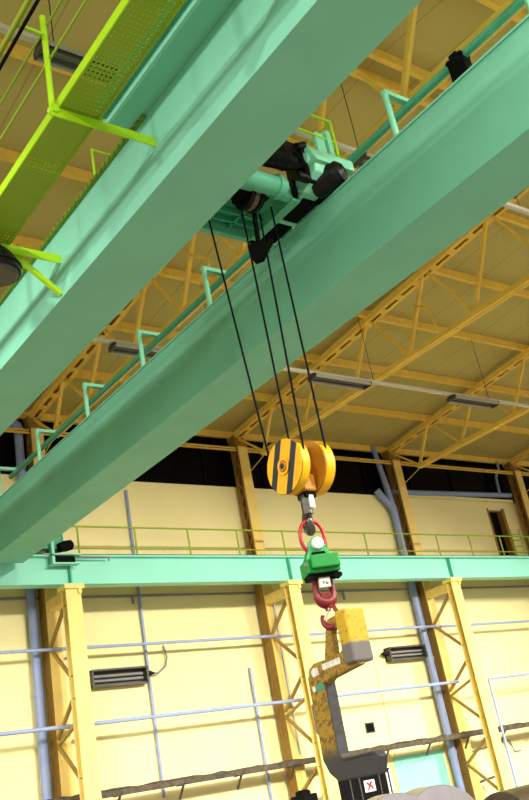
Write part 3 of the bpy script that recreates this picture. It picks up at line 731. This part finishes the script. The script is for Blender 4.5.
MB().ring_plate(outer, inner, (5.925, 0, 0), (0, 1, 0), (0, 0, 1), (1, 0, 0), .07).build('lifting_eye', mat_worn('worn_eye', (.36, .21, .02), (.03, .03, .03), -9, -8, .42, .1, 45), t)
MB().box(5.865, 6.115, 6.42, 6.57, 1.01, 1.50).build('counterweight', wornB, t, .022)
MB().prism([(6.99, 1.01), (7.09, 1.0), (7.11, 1.06), (7.06, 1.085), (7.0, 1.08)], (5.907, 0, 0), (0, 1, 0), (0, 0, 1), (1, 0, 0), .003).build('decal', M['sticker'], t)
MB().prism([(6.66, 1.045), (6.93, 1.035), (6.93, 1.09), (6.66, 1.10)], (5.907, 0, 0), (0, 1, 0), (0, 0, 1), (1, 0, 0), .003).build('decal', M['sticker'], t)
g_ = MB().prism([(6.97, .87), (7.06, .865), (7.06, .925), (6.97, .93)], (5.907, 0, 0), (0, 1, 0), (0, 0, 1), (1, 0, 0), .003).build('decal', M['stgreen'], t)
g_['label'] = 'green decal'
MB().prism([(7.09, .87), (7.13, .87), (7.13, .92), (7.09, .92)], (5.907, 0, 0), (0, 1, 0), (0, 0, 1), (1, 0, 0), .003).build('decal', M['sticker'], t)
MB().box(5.90, 6.02, 6.918, 6.932, .28, .93).build('wear_strip', M['slate'], t)
MB().box(5.90, 6.02, 6.46, 6.89, .228, .247).build('wear_pad', M['slate'], t)
MB().tube([(5.96, 7.18, .80), (5.96, 7.24, .76), (5.96, 7.24, .52), (5.96, 7.18, .47)], .013, 8).build('grab_handle', M['greypipe'], t)

for n_ in ('hook_block', 'lifting_link', 'crane_scale', 'red_shackle', 'safety_hook'):
    bpy.data.objects[n_].location.x -= .028

# ------------------------------------------------------------------ things on the shop floor, tops only in view
t = thing('machine_cabinet', 'black machine cabinet with a white placard below the lifting hook', 'cabinet', (16.2, 18.5, -H))
MB().box(15.42, 17.12, 18.3, 18.7, -H, .26).build('cabinet_body', M['rub'], t, .01)
for x in (15.75, 16.05, 16.7): MB().box(x, x+.025, 18.285, 18.3, -H+.2, .2).build('door_seam', M['dgrey'], t)
p = MB().box(16.18, 16.52, 18.275, 18.288, -.19, .07).build('placard', M['white'], t)
MB().prism([(16.24, -.15), (16.30, -.16), (16.36, -.08), (16.42, -.16), (16.47, -.12), (16.40, -.04), (16.46, .03), (16.38, .04), (16.34, -.01), (16.29, .04), (16.24, .0), (16.31, -.06)], (0, 18.274, 0), (1, 0, 0), (0, 0, 1), (0, 1, 0), .002).build('placard_mark', M['dred'], p)
for x in (16.95, 17.06): MB().box(x, x+.035, 18.27, 18.3, -H+.1, .22).build('hinge_strip', M['white'], t)
single('dark_machine', MB().box(14.3, 14.72, 18.3, 18.8, -H, .02).lathe((14.5, 18.55, -.03), (0, 0, 1), [(0, 0), (0, .18), (.12, .18), (.16, .1), (.16, 0)], 20), M['rub'], 'black machine head beside the middle runway post at the bottom edge', 'machine', bevel=.02)
def coil(x, y, R_, L, ang, m, label):
    a = Vector((sin(ang), cos(ang), 0)); c = Vector((x, y, -H+R_))
    b = MB().lathe(c-a*(L/2), a, [(0, .25), (0, R_-.015), (.015, R_), (L-.015, R_), (L, R_-.015), (L, .25), (0, .25)], 48)
    return single('steel_coil', b, m, label, 'steel coil', 'steel coils on the floor')
coil(10.75, 11.7, .70, .7, radians(25), M['coil'], 'small grey steel coil below the placard cabinet')
coil(12.15, 12.2, .69, 1.0, radians(25), M['coil'], 'large grey steel coil in front of the teal door')
coil(14.05, 11.9, .54, 1.6, radians(75), M['coilb'], 'dark brown steel coil in the bottom right corner')
# odds and ends low on the right wall
pipe('wall_rod', [(20.9, 19.3, -.55), (22.1, 18.9, -.40)], .035, M['dgrey'], 'dark rod low on the wall behind the right post', 'rod')
pipe('thin_wire', [(21.6, 19.55, .3), (23.3, 19.55, .42), (23.4, 19.55, .1), (23.7, 19.55, .1)], .02, M['greypipe'], 'thin grey wire on the wall in the bottom right corner', 'wire', 6)

# ------------------------------------------------------------------ light
w = bpy.data.worlds.new('hall'); bpy.context.scene.world = w; w.use_nodes = True
bg = w.node_tree.nodes['Background']; bg.inputs[0].default_value = (1.0, .93, .78, 1); bg.inputs[1].default_value = .76
def lamp(x, y, z, power, size=.7, aim=(0, 0, -1), col=(1, .93, .78)):
    l = bpy.data.lights.new('high_bay_lamp', 'AREA'); l.shape = 'DISK'; l.size = size; l.energy = power; l.color = col
    o = bpy.data.objects.new('high_bay_lamp', l); C.objects.link(o); o.location = (x, y, z+H)
    o.rotation_euler = Vector(aim).to_track_quat('-Z', 'Y').to_euler()
for x, y, p in ((-6, 6, 1500), (-3, 0, 1500), (2, -4, 1500), (6.0, -1.5, 1500), (13, -3, 1500), (21, 2, 1800), (26, 6, 1800), (-5, 12, 1500), (17, -2, 1500)):
    lamp(x, y, 8.1, p*.55)

def wall_fill(x, y, z, tx, ty, tz, power, size=.8, spread=56):
    # added fill lights outside the view, brightening the lower wall
    l = bpy.data.lights.new('wall_fill_light', 'AREA'); l.shape = 'DISK'; l.size = size; l.energy = power; l.color = (1, .93, .78); l.spread = radians(spread)
    o = bpy.data.objects.new('wall_fill_light', l); C.objects.link(o); o.location = (x, y, z+H)
    o.rotation_euler = Vector((tx-x, ty-y, tz-z)).to_track_quat('-Z', 'Y').to_euler()
for a in ((-3, 3, 7.9, 9, 19.6, -2, 150), (12, -4, 7.9, 9.5, 19.6, -2.2, 330), (8, -2, 7.9, 15, 19.6, -2.2, 330), (18, -1, 7.9, 19, 19.6, -2.2, 330), (27, 4, 7.9, 22, 19.6, -2.2, 330)): wall_fill(*a)

# ------------------------------------------------------------------ camera
cam = bpy.data.cameras.new('camera'); co = bpy.data.objects.new('camera', cam); C.objects.link(co)
yawc, pit, rol, F = .700127316, .401399915, -.19151964, 933.034783
f = Vector((sin(yawc)*cos(pit), cos(yawc)*cos(pit), sin(pit))); r0 = Vector((cos(yawc), -sin(yawc), 0)); u0 = r0.cross(f)
r = r0*cos(rol)+u0*sin(rol); u = -r0*sin(rol)+u0*cos(rol)
mtx = Matrix((r, u, -f)).transposed().to_4x4(); mtx.translation = Vector((0, 0, H)); co.matrix_world = mtx
cam.sensor_fit = 'HORIZONTAL'; cam.sensor_width = 36; cam.lens = F*36/529; cam.clip_end = 200
sc = bpy.context.scene; sc.camera = co
sc.view_settings.view_transform = 'Standard'; sc.view_settings.look = 'None'; sc.view_settings.exposure = 0.25; sc.view_settings.gamma = 1.0
sc.cycles.use_denoising = True
sc.cycles.max_bounces = 8; sc.cycles.diffuse_bounces = 6
